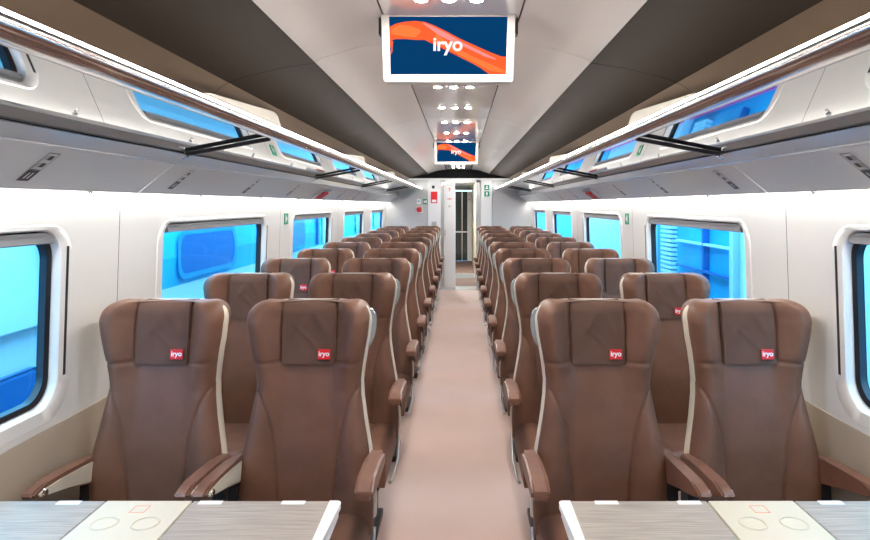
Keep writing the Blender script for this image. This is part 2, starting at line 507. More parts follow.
    # cream rounded fins standing on the shelf
    for k, (f0, f1) in enumerate(((2.25, 3.28), (5.02, 6.14), (7.75, 8.9))):
        H = .170
        pts = [(f0 - .12, 1.85)]
        for t in range(0, 9):
            a = PI / 2 * t / 8
            pts.append((f0 - .12 + .22 * (1 - math.cos(a)), 1.86 + .125 * math.sin(a)))
        for t in range(1, 9):
            q = t / 8
            pts.append((f0 + .10 + (f1 - .20 - f0 - .10) * q, 1.985 + .045 * q))
        for t in range(1, 9):
            a = PI / 2 * t / 8
            pts.append((f1 - .20 + .20 * math.sin(a), 1.86 + H - .16 * (1 - math.cos(a))))
        pts.append((f1, 1.85))
        b = bmesh.new()
        prism(b, pts, 'x', s * .885, s * .915)
        bmesh.ops.bevel(b, geom=[ed for ed in b.edges if abs(ed.verts[0].co.x - ed.verts[1].co.x) < 1e-5], offset=.008, segments=2, affect='EDGES')
        bmesh.ops.translate(b, vec=(-s * .9, -f0, -1.85), verts=b.verts)
        fo = build('rack_divider', b, FINM, smooth=True, angle=40)
        fo.location = (s * .9, f0, 1.8625)
        tag(fo, f'cream rounded divider behind the {nm}-side rack rail, {ORD[k]} from the tables', 'rack divider', 'cream dividers on the racks')

    # green exit sign on the wall
    b = bmesh.new()
    ys, zs = 5.02, 1.475
    xw = s * (wx(zs) - .002)
    def sg(b, dy0, dy1, z0, z1, off, mi):
        poly(b, [(s * (wx(z) - off), y, z) for y, z in ((ys + dy0, z0), (ys + dy1, z0), (ys + dy1, z1), (ys + dy0, z1))], mi)
    box(b, (s * (wx(zs) - .004), ys, zs), (.006, .10, .088), .002, mi=0)
    sg(b, -.038, -.022, zs - .03, zs + .03, .0092, 1)
    sg(b, -.016, .008, zs - .016, zs + .016, .0092, 1)
    poly(b, [(s * (wx(z) - .0092), ys + y, zs + z) for y, z in ((.012, -.025), (.042, 0), (.012, .025))], 1)
    ob = build('exit_sign', b, [GREEN, WHITE])
    tag(ob, f'green emergency exit sign on the {nm}-side wall between the second and third windows', 'sign', 'green exit signs on the side walls')

# ------------------------------------------------------------------ ceiling lamps
def wl(g):
    return None
b = bmesh.new()
cyl(b, (0, 0, -.004), (0, 0, 0.004), .030, 24)
ring_me = None
for k in range(15):
    y = 0.53 + 0.755 * k
    for j, xx in enumerate((-.097, -.007, .083)):
        t = empty('ceiling_spotlight', (xx, y, 2.2495))
        if k == 0 and j == 0:
            b = bmesh.new(); cyl(b, (0, 0, -.002), (0, 0, .0), .025, 24); p1 = build('trim_ring', b, ALU, t)
            b = bmesh.new(); cyl(b, (0, 0, -.003), (0, 0, -.002), .0185, 24, mi=0); p2 = build('lens', b, SPOT, t)
        else:
            for p in (p1, p2):
                c = p.copy(); COL.objects.link(c); c.parent = t
        place = ('left-side', 'middle', 'right-side')[j]
        where = ('in the second row of three before the nearer screen', 'in the next row back before the nearer screen', 'in the row of three right-before the nearer screen')[k] if k < 3 else f'in the {ORD[k - 3]} row of three beyond the nearer screen'
        where = ('out of view, two rows before the screen row', 'out of view, one row before the screen row', 'in the row just before the nearer ceiling screen')[k] if k < 3 else where
        tag(t, f'{place} round ceiling spotlight {where}', 'ceiling light', 'round ceiling spotlights in rows of three')

# ------------------------------------------------------------------ ceiling screens
def ribbon(b, M, pts_top, pts_bot, mi, off):
    for i in range(len(pts_top) - 1):
        q = [pts_top[i], pts_top[i + 1], pts_bot[i + 1], pts_bot[i]]
        f = b.faces.new([b.verts.new(M @ Vector((x, y, off))) for x, y in q]); f.material_index = mi
def ceiling_screen(yc, label, k=1.0):
    r = empty('ceiling_screen', (-.012, yc, 2.249)); r.scale = (k, k, k)
    tag(r, label, 'screen', 'ceiling screens over the aisle')
    W, H = .415, .204
    zc = -.005 - H / 2
    b = bmesh.new()
    # white tray with sloped cheeks
    prism(b, [(-.234, .000), (.234, .000), (.226, -.229), (.220, -.235), (-.220, -.235), (-.226, -.229)], 'y', 0.006, 0.050)
    build('housing', b, SCREENW, r)
    b = bmesh.new()
    # frame bars around the picture
    for p in ([(-.234, .0), (-W / 2, .0), (-W / 2 + .006, zc - H / 2), (-.218, -.235), (-.226, -.228)],
              [(.234, .0), (W / 2, .0), (W / 2 - .006, zc - H / 2), (.218, -.235), (.226, -.228)],
              [(-.218, -.235), (.218, -.235), (W / 2 - .006, zc - H / 2), (-W / 2 + .006, zc - H / 2)]):
        prism(b, p, 'y', -.004, 0.006)
    build('bezel', b, SCREENW, r)
    b = bmesh.new()
    M = Matrix.Translation((0, 0.004, zc)) @ FACE_CAM
    poly(b, [M @ Vector(p) for p in ((-W / 2, -H / 2, 0), (W / 2, -H / 2, 0), (W / 2, H / 2, 0), (-W / 2, H / 2, 0))], 0)
    def px(u, v):   # u,v in the crop 0..1 across the picture
        return (-W / 2 + W * u, H / 2 - H * v)
    top = [(0.0, .18), (.06, .12), (.14, .085), (.22, .075), (.30, .09), (.38, .15), (.48, .25), (.60, .38), (.72, .49), (.84, .60), (.94, .68), (1.0, .69)]
    bot = [(0.0, .42), (.06, .385), (.14, .385), (.22, .40), (.30, .40), (.38, .48), (.48, .575), (.60, .70), (.70, .80), (.77, .88), (.85, .995), (1.0, .995)]
    ribbon(b, M, [px(*p) for p in top], [px(*p) for p in bot], 1, .0006)
    ribbon(b, M, [px(*p) for p in ((.28, .10), (.36, .16), (.48, .28), (.62, .44), (.76, .58), (.9, .72))], [px(*p) for p in ((.30, .14), (.42, .32), (.52, .42), (.66, .54), (.80, .68), (.9, .74))], 3, .0009)
    ribbon(b, M, [px(*p) for p in ((.02, .20), (.10, .14), (.18, .16), (.26, .22))], [px(*p) for p in ((.02, .30), (.12, .34), (.22, .36), (.27, .26))], 2, .0009)
    ribbon(b, M, [px(*p) for p in ((.40, .30), (.55, .52), (.70, .68), (.86, .82), (.98, .93))], [px(*p) for p in ((.38, .44), (.54, .60), (.69, .76), (.86, .93), (.98, .97))], 2, .0009)
    ribbon(b, M, [px(*p) for p in ((.34, .40), (.46, .55), (.58, .66))], [px(*p) for p in ((.36, .46), (.48, .58), (.58, .68))], 4, .0011)
    ribbon(b, M, [px(*p) for p in ((.0, .40), (.035, .42), (.03, .60))], [px(*p) for p in ((.0, .45), (.02, .55), (.01, .66))], 1, .0009)
    Mt = M @ Matrix.Translation((*px(.495, .485), .0022))
    add_text(b, 'iryo', .067, Mt, 5, bold=.022, spacing=.98)
    build('display', b, [S_NAVY, S_ORANGE, S_ORANGE2, S_PINK, S_RED, S_WHITE], r)
    b = bmesh.new()
    for sx in (-1, 1):
        box(b, (sx * .2415, .03, -.035), (.007, .04, .06), .002)
    build('hinge', b, DARK, r)
ceiling_screen(2.20, 'large near ceiling screen showing an orange ribbon on navy')
ceiling_screen(6.62, 'small distant ceiling screen with an orange ribbon, farther down the aisle')

# ------------------------------------------------------------------ seats
ZTOP = 1.225
def half_w(z):
    w = .980 * np.interp(z, [.40, .50, .60, .70, .80, .88, .93, .985, 1.04, 1.10, 1.16, 1.30], [.252, .254, .248, .233, .213, .200, .197, .203, .213, .225, .232, .232])
    s = np.clip((z - (ZTOP - .065)) / .065, 0, 1)
    return w - .060 * (1 - np.sqrt(np.clip(1 - s * s, 0, 1)))
def spine(z):
    return np.interp(z, [.40, .50, .60, .70, .80, .90, 1.0, 1.1, 1.235], [.160, .164, .168, .176, .188, .204, .222, .234, .252])
def sm(t):
    t = np.clip(t, 0, 1); return t * t * (3 - 2 * t)
def wing(z):
    return np.interp(z, [.40, .60, .80, .90, .96, 1.04, 1.15, 1.24], [.034, .038, .026, .022, .034, .056, .072, .060])
def seam_x(z):        # bolster seam, distance from the middle
    return np.interp(z, [.40, .50, .60, .70, .76, .82, .87, .91, .935], [.100, .102, .108, .117, .126, .142, .162, .186, .205])
def front_y(x, z):
    """front face of the backrest, local metres (front is -y)"""
    w = half_w(z)
    u = np.abs(x) / np.maximum(w, 1e-4)
    y = spine(z) - sm((u - .38) / .42) * wing(z)
    e = np.clip((u - .78) / .22, 0, 1)
    y = y + .052 * (1 - np.sqrt(np.clip(1 - e * e, 0, 1)))
    s2 = np.clip((z - (ZTOP - .040)) / .040, 0, 1)
    y = y + .045 * (1 - np.sqrt(np.clip(1 - s2 * s2, 0, 1)))
    ax = np.abs(x)
    # bolster swells outside its seam
    ins = np.clip((ax - seam_x(z)) / .05, 0, 1)
    y = y - np.where(z < .93, .008 * np.sin(ins * PI / 2), 0)
    # stitched grooves
    g = np.zeros_like(y)
    d1 = np.abs(ax - seam_x(z)) / .0052
    g = np.maximum(g, np.where(z < .935, np.exp(-d1 ** 2), 0))
    d2 = np.abs(z - 1.004) / .0045
    g = np.maximum(g, np.exp(-d2 ** 2) * (ax > .085))
    d3 = np.abs(ax - .101) / .0045
    g = np.maximum(g, np.where(z > 1.004, np.exp(-d3 ** 2), 0))
    # belly of the lower centre panel
    y = y - .010 * np.exp(-((z - .66) / .14) ** 2) * np.exp(-(x / .10) ** 2)
    return y + .0080 * g
def dip(x, z):
    return -.010 * np.cos(np.clip(np.abs(x) / .2, 0, 1) * PI / 2) ** 2 * sm((z - 1.08) / .14)

def grid_faces(bm, rows, mi=0, wrap=False):
    for i in range(len(rows) - 1):
        n = len(rows[i])
        for k in range(n if wrap else n - 1):
            f = bm.faces.new((rows[i][k], rows[i][(k + 1) % n], rows[i + 1][(k + 1) % n], rows[i + 1][k])); f.material_index = mi

def backrest_mesh():
    bm = bmesh.new()
    zs = np.concatenate([np.linspace(.40, ZTOP - .07, 118), ZTOP - .07 + .07 * np.sin(np.linspace(0, PI / 2, 20)[1:])])
    us = np.sin(np.linspace(-1, 1, 91) * PI / 2) * .35 + np.linspace(-1, 1, 91) * .65
    rows = []
    for z in zs:
        w = float(half_w(z))
        x = us * w
        y = front_y(x, np.full_like(x, z))
        dz = dip(x, z)
        yb = float(spine(z)) + .085
        s2 = min(max((z - (ZTOP - .04)) / .04, 0), 1)
        yb -= .03 * (1 - math.sqrt(max(0, 1 - s2 * s2)))
        r = [bm.verts.new((float(a), float(c), float(z + d))) for a, c, d in zip(x, y, dz)]
        for uu in np.linspace(.96, -.96, 13):
            r.append(bm.verts.new((float(uu * w), yb, float(z + dip(uu * w, z)))))
        rows.append(r)
    grid_faces(bm, rows, wrap=True)
    bm.faces.new(rows[0]); 
    top = rows[-1]
    nF = len(us)
    bk = top[nF:]
    # close the top between front and back edges
    c = bm.verts.new((0, float(spine(ZTOP)) + .05, ZTOP - .006))
    for k in range(len(top)):
        bm.faces.new((top[k], top[(k + 1) % len(top)], c))
    return bm

def shell_mesh():
    bm = bmesh.new()
    zs = np.concatenate([np.linspace(.44, 1.14, 40), 1.14 + .078 * np.sin(np.linspace(0, PI / 2, 12)[1:])])
    rows = []
    for z in zs:
        w = float(half_w(min(z + .008, ZTOP)))
        ye = float(spine(z) - wing(z)) + .048
        yb = float(spine(z)) + .135
        s2 = min(max((z - 1.14) / .078, 0), 1)
        yb -= .03 * (1 - math.sqrt(max(0, 1 - s2 * s2)))
        half = [(w - .008, ye + .006), (w + .000, ye + .010), (w + .006, ye + .024), (w + .006, ye + .044), (w - .002, ye + .066), (w - .03, yb - .018), (w - .07, yb - .004), (w * .4, yb), (0, yb)]
        inner = [(w - .02, ye + .026), (w - .02, yb - .04), (0, yb - .025)]
        pts = half + [(-a, c) for a, c in half[-2::-1]] + [(-inner[0][0], inner[0][1]), (-inner[1][0], inner[1][1]), (0, inner[2][1]), inner[1], inner[0]]
        rows.append([bm.verts.new((a, c, z)) for a, c in pts])
    grid_faces(bm, rows, wrap=True)
    for r in (rows[0], rows[-1]):
        bm.faces.new(r)
    return bm

def cover_mesh():
    bm = bmesh.new()
    xs = np.linspace(-.097, .097, 41)
    zs = np.concatenate([np.linspace(.996, ZTOP - .05, 50), ZTOP - .05 + .048 * np.sin(np.linspace(0, PI / 2, 14)[1:])])
    rows = []
    for z in zs:
        v = (z - .996) / .236
        ww = 1.0 - .015 * math.sin(v * 9)
        x = xs * ww
        w = float(half_w(z))
        y = spine(z) - sm((np.abs(x) / .225 - .38) / .42) * wing(z) * .8
        s2 = np.clip((z - (ZTOP - .040)) / .040, 0, 1)
        y = y + .045 * (1 - np.sqrt(np.clip(1 - s2 * s2, 0, 1))) - .013
        # loose folds running diagonally down to a slack middle
        fold = .0050 * np.exp(-((x - .055 + (v - .55) * .10) / .018) ** 2) * np.exp(-((v - .62) / .22) ** 2)
        fold += .0042 * np.exp(-((x + .040 - (v - .55) * .13) / .016) ** 2) * np.exp(-((v - .60) / .20) ** 2)
        fold -= .0045 * np.exp(-((x - .01) / .05) ** 2) * np.exp(-((v - .35) / .16) ** 2)
        fold += .0025 * np.exp(-((x - .02 + (v - .3) * .22) / .012) ** 2) * np.exp(-((v - .40) / .22) ** 2)
        y = y - fold
        dz = dip(x, z) + .004 * s2
        rows.append([bm.verts.new((float(a), float(c), float(z + d))) for a, c, d in zip(x, y, dz)])
    # over the top and down behind
    for q, (dy, dz) in enumerate(((.018, .004), (.04, .002), (.055, -.01))):
        rows.append([bm.verts.new((float(a * .985), float(spine(ZTOP)) + .036 + dy, float(ZTOP + dip(a, ZTOP) + dz))) for a in xs])
    grid_faces(bm, rows)
    bmesh.ops.recalc_face_normals(bm, faces=bm.faces[:])
    bmesh.ops.solidify(bm, geom=bm.faces[:], thickness=.004)
    return bm

def tag_mesh():
    bm = bmesh.new()
    cz = 1.034; cx = .061
    y = float(spine(cz)) - .0215
    ang = math.atan2(float(spine(cz + .02) - spine(cz - .02)), .04)
    M = Matrix.Translation((cx, y, cz)) @ Matrix.Rotation(-ang, 4, 'X') @ FACE_CAM
    t = bmesh.new(); bmesh.ops.create_cube(t, size=1.0); bmesh.ops.scale(t, vec=(.046, .037, .003), verts=t.verts)
    bmesh.ops.bevel(t, geom=t.edges[:], offset=.001, segments=1, affect='EDGES')
    add(bm, t, M, 0)
    add_text(bm, 'iryo', .0255, M @ Matrix.Translation((0, .0015, .0021)), 1, bold=.03, spacing=.98)
    return bm

def cushion_mesh():
    bm = bmesh.new()
    ys = np.linspace(-.30, .22, 47)
    us = np.linspace(-1, 1, 57)
    rows = []
    for y in ys:
        f = np.clip((-.22 - y) / .08, 0, 1)
        ztop = .468 + .012 * sm((-.05 - y) / .2) - .060 * (1 - math.sqrt(max(0, 1 - f * f)))
        x = us * .236
        e = np.clip((np.abs(us) - .80) / .20, 0, 1)
        z = ztop + .014 * sm((np.abs(us) - .42) / .3) - .05 * (1 - np.sqrt(np.clip(1 - e * e, 0, 1)))
        g = np.exp(-((np.abs(x) - .125) / .005) ** 2)
        z = z - .006 * g
        r = [bm.verts.new((float(a), float(y), float(c))) for a, c in zip(x, z)]
        r.append(bm.verts.new((.232, float(y), .345))); r.append(bm.verts.new((-.232, float(y), .345)))
        rows.append(r)
    grid_faces(bm, rows, wrap=True)
    bm.faces.new(rows[0]); bm.faces.new(rows[-1])
    return bm

ARM_T = ((.200, .670), (.10, .684), (.0, .693), (-.10, .699), (-.148, .698), (-.172, .692), (-.177, .684), (-.170, .675), (-.11, .657), (.0, .630), (.10, .600), (.200, .572))
def arm_mesh(w=.042):
    bm = bmesh.new()
    prism(bm, list(ARM_T), 'x', -w / 2, w / 2)
    bmesh.ops.bevel(bm, geom=[e for e in bm.edges if abs(e.verts[0].co.x - e.verts[1].co.x) < 1e-6], offset=.006, segments=2, affect='EDGES')
    return bm
def arm_panel_mesh(w=.042):
    bm = bmesh.new()
    pts = [(.200, .657), (.08, .672), (-.05, .683), (-.13, .685), (-.152, .680), (-.146, .670), (-.10, .658), (.0, .635), (.10, .606), (.200, .580)]
    prism(bm, pts, 'x', w / 2 - .001, w / 2 + .004)
    # engraved line
    prism(bm, [(.19, .625), (-.08, .663), (-.08, .665), (.19, .627)], 'x', w / 2 + .004, w / 2 + .0046)
    return bm
def arm_button_mesh(w=.042):
    bm = bmesh.new()
    cyl(bm, (w / 2 + .003, -.126, .675), (w / 2 + .0095, -.126, .675), .0125, 16, .010)
    return bm
def arm_neck_mesh(w=.036):
    bm = bmesh.new()
    prism(bm, [(.13, .59), (.20, .575), (.20, .40), (.11, .40)], 'x', -w / 2, w / 2)
    return bm
def aisle_neck_mesh():
    bm = bmesh.new()
    prism(bm, [(.09, .655), (.17, .647), (.225, .57), (.205, .54), (.14, .60)], 'x', -.013, .013)
    return bm
def aisle_arm_mesh():
    bm = bmesh.new()
    pts = [(.17, .694), (.04, .704), (-.09, .708), (-.145, .704), (-.163, .694), (-.167, .680), (-.161, .664), (-.145, .660), (.04, .655), (.17, .645)]
    prism(bm, pts, 'x', -.030, .030)
    bmesh.ops.bevel(bm, geom=[e for e in bm.edges if abs(e.verts[0].co.x - e.verts[1].co.x) < 1e-6], offset=.010, segments=3, affect='EDGES')
    return bm
def pedestal_mesh():
    bm = bmesh.new()
    bx(-.20, .20, -.235, .20, .300, .344, .006, 0, bm)
    prism(bm, [(-.10, .30), (.14, .30), (.11, .03), (-.07, .03)], 'x', -.15, -.11)
    prism(bm, [(-.10, .30), (.14, .30), (.11, .03), (-.07, .03)], 'x', .11, .15)
    bx(-.17, .17, -.12, .17, 0.0, .035, .006, 0, bm)
    return bm
def side_rail_mesh(sx):
    bm = bmesh.new()
    tube(bm, [(sx * .247, -.22, .335), (sx * .247, -.10, .30), (sx * .247, .14, .30), (sx * .247, .20, .40)], .008, 8)
    return bm
def handle_mesh(sx):
    bm = bmesh.new()
    pts = []
    z0, z1 = 1.05, 1.195
    for t in range(17):
        a = PI * t / 16
        zz = (z0 + z1) / 2 - (z1 - z0) / 2 * math.cos(a)
        xx = float(half_w(zz)) + .002 + .021 * math.sin(a) ** .9
        pts.append((sx * xx, zz))
    inner = [(sx * (float(half_w(z)) - .01), z) for z in np.linspace(z1, z0, 9)]
    A = []; B = []
    for (x, z) in pts + inner:
        yy = float(spine(z) - wing(z)) + .075
        A.append(bm.verts.new((x, yy, z))); B.append(bm.verts.new((x, yy + .024, z)))
    n = len(A)
    for i in range(n):
        bm.faces.new((A[i], A[(i + 1) % n], B[(i + 1) % n], B[i]))
    bm.faces.new(A); bm.faces.new(B[::-1])
    return bm

def mesh_of(bm, mats, smooth=True, angle=60, name='m'):
    o = build(name, bm, mats, None, smooth, angle)
    me = o.data; bpy.data.objects.remove(o)
    return me
ME = dict(
    backrest=mesh_of(backrest_mesh(), LEATHER, angle=80, name='backrest'),
    shell=mesh_of(shell_mesh(), SHELL, angle=60, name='back_shell'),
    cover=mesh_of(cover_mesh(), COVER, angle=70, name='headrest_cover'),
    logo=mesh_of(tag_mesh(), [RED, WHITE], False, None, name='logo_tag'),
    cushion=mesh_of(cushion_mesh(), LEATHER, angle=60, name='seat_cushion'),
    arm=mesh_of(arm_mesh(), ARMBROWN, angle=40, name='armrest'),
    armp=mesh_of(arm_panel_mesh(), CREAM, False, None, name='side_panel'),
    armb=mesh_of(arm_button_mesh(), CHROME, angle=40, name='recline_button'),
    neck=mesh_of(arm_neck_mesh(), BLACK, False, None, name='armrest_support'),
    aneck=mesh_of(aisle_neck_mesh(), NECKB, angle=40, name='armrest_support'),
    aarm=mesh_of(aisle_arm_mesh(), ARMBROWN, angle=40, name='armrest'),
    ped=mesh_of(pedestal_mesh(), DARK, angle=30, name='pedestal'),
)
ME['rail-1'] = mesh_of(side_rail_mesh(-1), STEEL, name='side_rail')
ME['rail1'] = mesh_of(side_rail_mesh(1), STEEL, name='side_rail')
ME['hand-1'] = mesh_of(handle_mesh(-1), HANDLE, angle=40, name='grab_handle')
ME['hand1'] = mesh_of(handle_mesh(1), HANDLE, angle=40, name='grab_handle')

def make_seat(s, aisle):
    """s=-1 left of the aisle, +1 right of it"""
    r = empty('passenger_seat')
    link('seat_cushion', ME['cushion'], r)
    link('backrest', ME['backrest'], r)
    cv = link('headrest_cover', ME['cover'], r)
    lg = link('logo_tag', ME['logo'], cv); lg['label'] = 'red tag with white lettering'
    link('back_shell', ME['shell'], r)['label'] = 'cream back shell'
    link('pedestal', ME['ped'], r)
    inner = -s                                  # direction towards the aisle
    def carm(x):
        a = link('armrest', ME['arm'], r); a.location.x = x
        p = link('side_panel', ME['armp'], a); p['label'] = 'cream armrest side panel'
        link('recline_button', ME['armb'], a)['label'] = 'chrome button'
        k = link('armrest_support', ME['neck'], r); k.location.x = x
    if aisle:
        a = link('armrest', ME['aarm'], r); a.location.x = inner * .262
        k = link('armrest_support', ME['aneck'], r); k.location.x = inner * .250
        carm(-inner * .246)
        link('grab_handle', ME['hand%d' % inner], r)['label'] = 'silver grab handle'
        link('side_rail', ME['rail%d' % inner], r)
    else:
        carm(inner * .243)
        carm(-inner * .232)
    return r

def copy_tree(o, parent=None):
    c = o.copy(); COL.objects.link(c)
    if parent is not None:
        c.parent = parent
    for ch in list(o.children):
        copy_tree(ch, c)
    return c

ROWS = 10
PITCH = 0.94
ROWTXT = ['in the first row at the tables', 'in the second row from the tables'] + [f'in the {ORD[k]} row from the tables' for k in range(2, 9)] + ['in the last row by the end door']
for s in (-1, 1):
    for aisle in (True, False):
        proto = make_seat(s, aisle)
        for k in range(ROWS):
            o = proto if k == 0 else copy_tree(proto)
            x = {(-1, True): -.534, (-1, False): -1.078, (1, True): .543, (1, False): 1.103}[(s, aisle)]
            o.location = (x, 2.12 + PITCH * k, 0)
            tag(o, f'brown leather {"aisle" if aisle else "window"} seat, {SIDE[s]}-side of the coach, {ROWTXT[k]}', 'seat', 'brown leather seats in rows of four')

# ------------------------------------------------------------------ tables
def make_table(s):
    r = empty('folding_table', (s * .85, 1.61, 0))
    tag(r, f'folding wood-look table with cream centre console, {SIDE[s]}-side of the aisle', 'table')
    ZT_ = .722
    def add_part(name, b, m, parent=r, smooth=False, angle=None):
        bmesh.ops.translate(b, vec=(-s * .85, -1.61, 0) , verts=b.verts)
        return build(name, b, m, parent, smooth, angle)
    def leaf(xa, xb, ya, yb, name='table_leaf'):
        b = bmesh.new()
        bx(min(s * xa, s * xb), max(s * xa, s * xb), ya, yb, ZT_ - .014, ZT_, .003, 0, b)
        return add_part(name, b, WOOD)
    yf, yn = 1.838, 1.375
    for ya, yb in ((1.612, yf), (yn, 1.606)):
        leaf(.352, .748, ya, yb)
        leaf(1.004, 1.362, ya, yb)
        b = bmesh.new()      # rounded white end of the leaf at the aisle
        far = yb if ya > 1.6 else ya
        d = 1 if ya > 1.6 else -1
        nearp = ya if ya > 1.6 else yb
        pts = [(.351, nearp)]
        pts += [(.351, far)]
        pts += [(.330, far)]
        for t in range(7):
            a = PI / 2 * t / 6
            pts.append((.330 - .014 * math.sin(a), far - d * .014 * (1 - math.cos(a))))
        pts += [(.319, far - d * .09), (.326, nearp)]
        prism(b, [(s * x, y) for x, y in pts], 'z', ZT_ - .016, ZT_ + .001)
        add_part('edge_cap', b, TABWHITE)
        b = bmesh.new()
        bx(min(s * .752, s * 1.0), max(s * .752, s * 1.0), ya, yb, ZT_ - .020, ZT_ + .001, .003, 0, b)
        con = add_part('centre_console', b, TABCREAM)
        if ya > 1.6:
            b = bmesh.new()  # orange square symbol and two embossed cup rings
            zz = ZT_ + .0016
            cx, cyy = s * .878, 1.785
            q = .021
            for (x0, x1, y0_, y1_) in ((-q, q, q - .002, q), (-q, q, -q, -q + .002), (-q, -q + .002, -q, q), (q - .002, q, -q, q)):
                bx(cx + x0, cx + x1, cyy + y0_, cyy + y1_, zz - .0012, zz, 0, 0, b)
            add_part('printed_symbol', b, ORANGE, con).location = (0, 0, 0)
            for cxx in (s * .822, s * .934):
                b = bmesh.new()
                pts = [(cxx + .034 * math.cos(a), 1.705 + .034 * math.sin(a), ZT_ + .001) for a in np.linspace(0, 2 * PI, 32, endpoint=False)]
                tube(b, pts, .0032, 8, closed=True)
                add_part('cup_ring', b, TABCREAM, con, True)
        # white tabs on the long edge
        for xt in (.42, .66, 1.07):
            b = bmesh.new()
            yy = (yb - .012) if ya > 1.6 else (ya + .012)
            bx(min(s * xt, s * (xt + .068)), max(s * xt, s * (xt + .068)), yy - .011, yy + .0105, ZT_ - .010, ZT_ + .0015, .001, 0, b)
            add_part('hinge_tab', b, TABWHITE)
        # folded-under lower leaf
        b = bmesh.new()
        bx(min(s * .322, s * .748), max(s * .322, s * .748), ya, yb - (.012 if ya > 1.6 else 0), ZT_ - .042, ZT_ - .024, .003, 0, b)
        add_part('lower_leaf', b, TABWHITE)
    b = bmesh.new()
    bx(min(s * .36, s * 1.36), max(s * .36, s * 1.36), 1.44, 1.78, ZT_ - .075, ZT_ - .044, .004, 0, b)
    add_part('under_frame', b, DARK)
    b = bmesh.new()
    prism(b, [(s * x, z) for x, z in ((.80, ZT_ - .076), (.95, ZT_ - .076), (.93, .03), (.82, .03))], 'y', 1.56, 1.66)
    add_part('leg', b, STEEL)
    b = bmesh.new()
    bx(min(s * .78, s * .97), max(s * .78, s * .97), 1.50, 1.72, 0, .03, .006, 0, b)
    add_part('foot', b, DARK)
for s in (-1, 1):
    make_table(s)

# ------------------------------------------------------------------ end wall, door, vestibule
YE = Y1
def st(name, b, m, label, cat, **k):
    o = build(name, b, m, **k); tag(o, label, cat, kind='structure'); return o
b = bmesh.new()
bx(-1.40, -.575, YE, YE + .06, 0, 2.05, 0, 0, b)
bx(.62, 1.40, YE, YE + .06, 0, 2.05, 0, 0, b)
st('wall_back', b, GREYWALL, 'grey end wall panels on both sides of the door', 'wall')
b = bx(-1.42, 1.42, YE - .02, YE + .05, 2.05, 2.085, .004)
st('trim_1', b, WHITEP, 'white lintel strip across the end wall', 'trim')
b = bx(-1.30, 1.30, YE + .0, YE + .04, 2.085, 2.32)
st('trim_2', b, mat('gloss_black', (.006, .006, .007), .5, 0, .08), 'black arched band above the end wall', 'trim')
b = bmesh.new(); bx(-.575, -.335, YE - .03, YE + .06, 0, 2.05, .006, 0, b)
st('trim_3', b, WHITEP, 'white pillar beside the door carrying the red panel', 'trim')
b = bmesh.new(); bx(.41, .62, YE - .03, YE + .06, 0, 2.05, .006, 0, b)
st('trim_4', b, WHITEP, 'white pillar beside the door carrying two green signs', 'trim')
# door frame
b = bmesh.new()
bx(-.335, -.31, YE - .02, YE + .10, 0, 2.05, .003, 0, b)
bx(-.30, -.278, YE - .02, YE + .10, 0, 2.05, .003, 0, b)
bx(.325, .405, YE - .02, YE + .10, 0, 2.05, .003, 0, b)
bx(-.335, .405, YE - .02, YE + .10, 2.005, 2.05, .003, 0, b)
bx(-.335, .405, YE - .03, YE + .45, -.02, .012, .003, 0, b)
st('trim_5', b, ALU, 'aluminium frame and threshold of the end door', 'trim')
d = empty('door_1', (-.155, YE + .05, 0)); tag(d, 'white sliding end door leaf with small red markings', 'door', kind='structure')
b = bx(-.12, .095, -.02, .02, .013, 2.0, .004); build('door_leaf', b, WHITEP, d)
b = bmesh.new(); add_text(b, '7', .085, Matrix.Translation((-.018, -.0215, 1.865)) @ FACE_CAM, 0, .02); build('door_number', b, RED, d)
for xx in (-.045, -.020, .010):
    b = bmesh.new(); bx(xx - .008, xx + .008, -.0225, -.02, 1.685, 1.712, 0, 0, b); build('door_sticker', b, RED, d)
b = bmesh.new(); cyl(b, (-.018, -.0225, 1.56), (-.018, -.02, 1.56), .02, 16); build('round_sticker', b, GREYWALL, d)
b = bmesh.new(); bx(-.105, -.09, -.04, -.02, 1.0, 1.12, .003, 0, b); build('door_handle', b, STEEL, d)

# vestibule beyond
V1 = 17.9
b = bx(-.60, .60, YE + .06, V1, -.06, -.002); st('floor_2', b, CARPET2, 'dark brown vestibule floor beyond the end door', 'floor')
b = bmesh.new(); bx(-.40, .40, 13.6, 14.6, -.002, .006, 0, 0, b); st('trim_6', b, ALU, 'metal sill strip across the vestibule floor', 'trim')
b = bx(-.64, -.58, YE + .06, V1, 0, 2.12); st('wall_left_2', b, WHITEP, 'white left-side vestibule wall', 'wall')
b = bx(.36, .42, YE + .10, V1, 0, 2.12); st('wall_right_2', b, BEIGE, 'beige right-side vestibule wall', 'wall')
b = bx(-.64, .64, YE + .06, V1, 2.10, 2.14); st('ceiling_2', b, GREYWALL, 'grey vestibule ceiling', 'ceiling')
b = bmesh.new()
bx(-.64, -.165, V1, V1 + .05, 0, 2.12, 0, 0, b); bx(.36, .64, V1, V1 + .05, 0, 2.12, 0, 0, b); bx(-.165, .36, V1, V1 + .05, 2.0, 2.12, 0, 0, b)
st('wall_back_2', b, GREYWALL, 'grey wall around the far vestibule door', 'wall')
d2 = empty('door_2', (.1, V1 + .02, 0)); tag(d2, 'far vestibule door with dark glass and white leaf', 'door', kind='structure')
b = bx(.13, .26, -.04, .0, .0, 1.98, .004); build('door_leaf', b, WHITEP, d2)
b = bmesh.new(); bx(.17, .20, -.043, -.04, 1.72, 1.77, 0, 0, b); build('red_sticker', b, RED, d2)
b = bx(-.26, .13, .0, .02, .0, 1.98); build('dark_glass', b, mat('dark_door_glass', (.035, .05, .05), .06, 0, 0.8), d2)
b = bmesh.new()
for xx in (-.23, -.02): bx(xx - .01, xx + .01, -.012, .0, .0, 1.98, 0, 0, b)
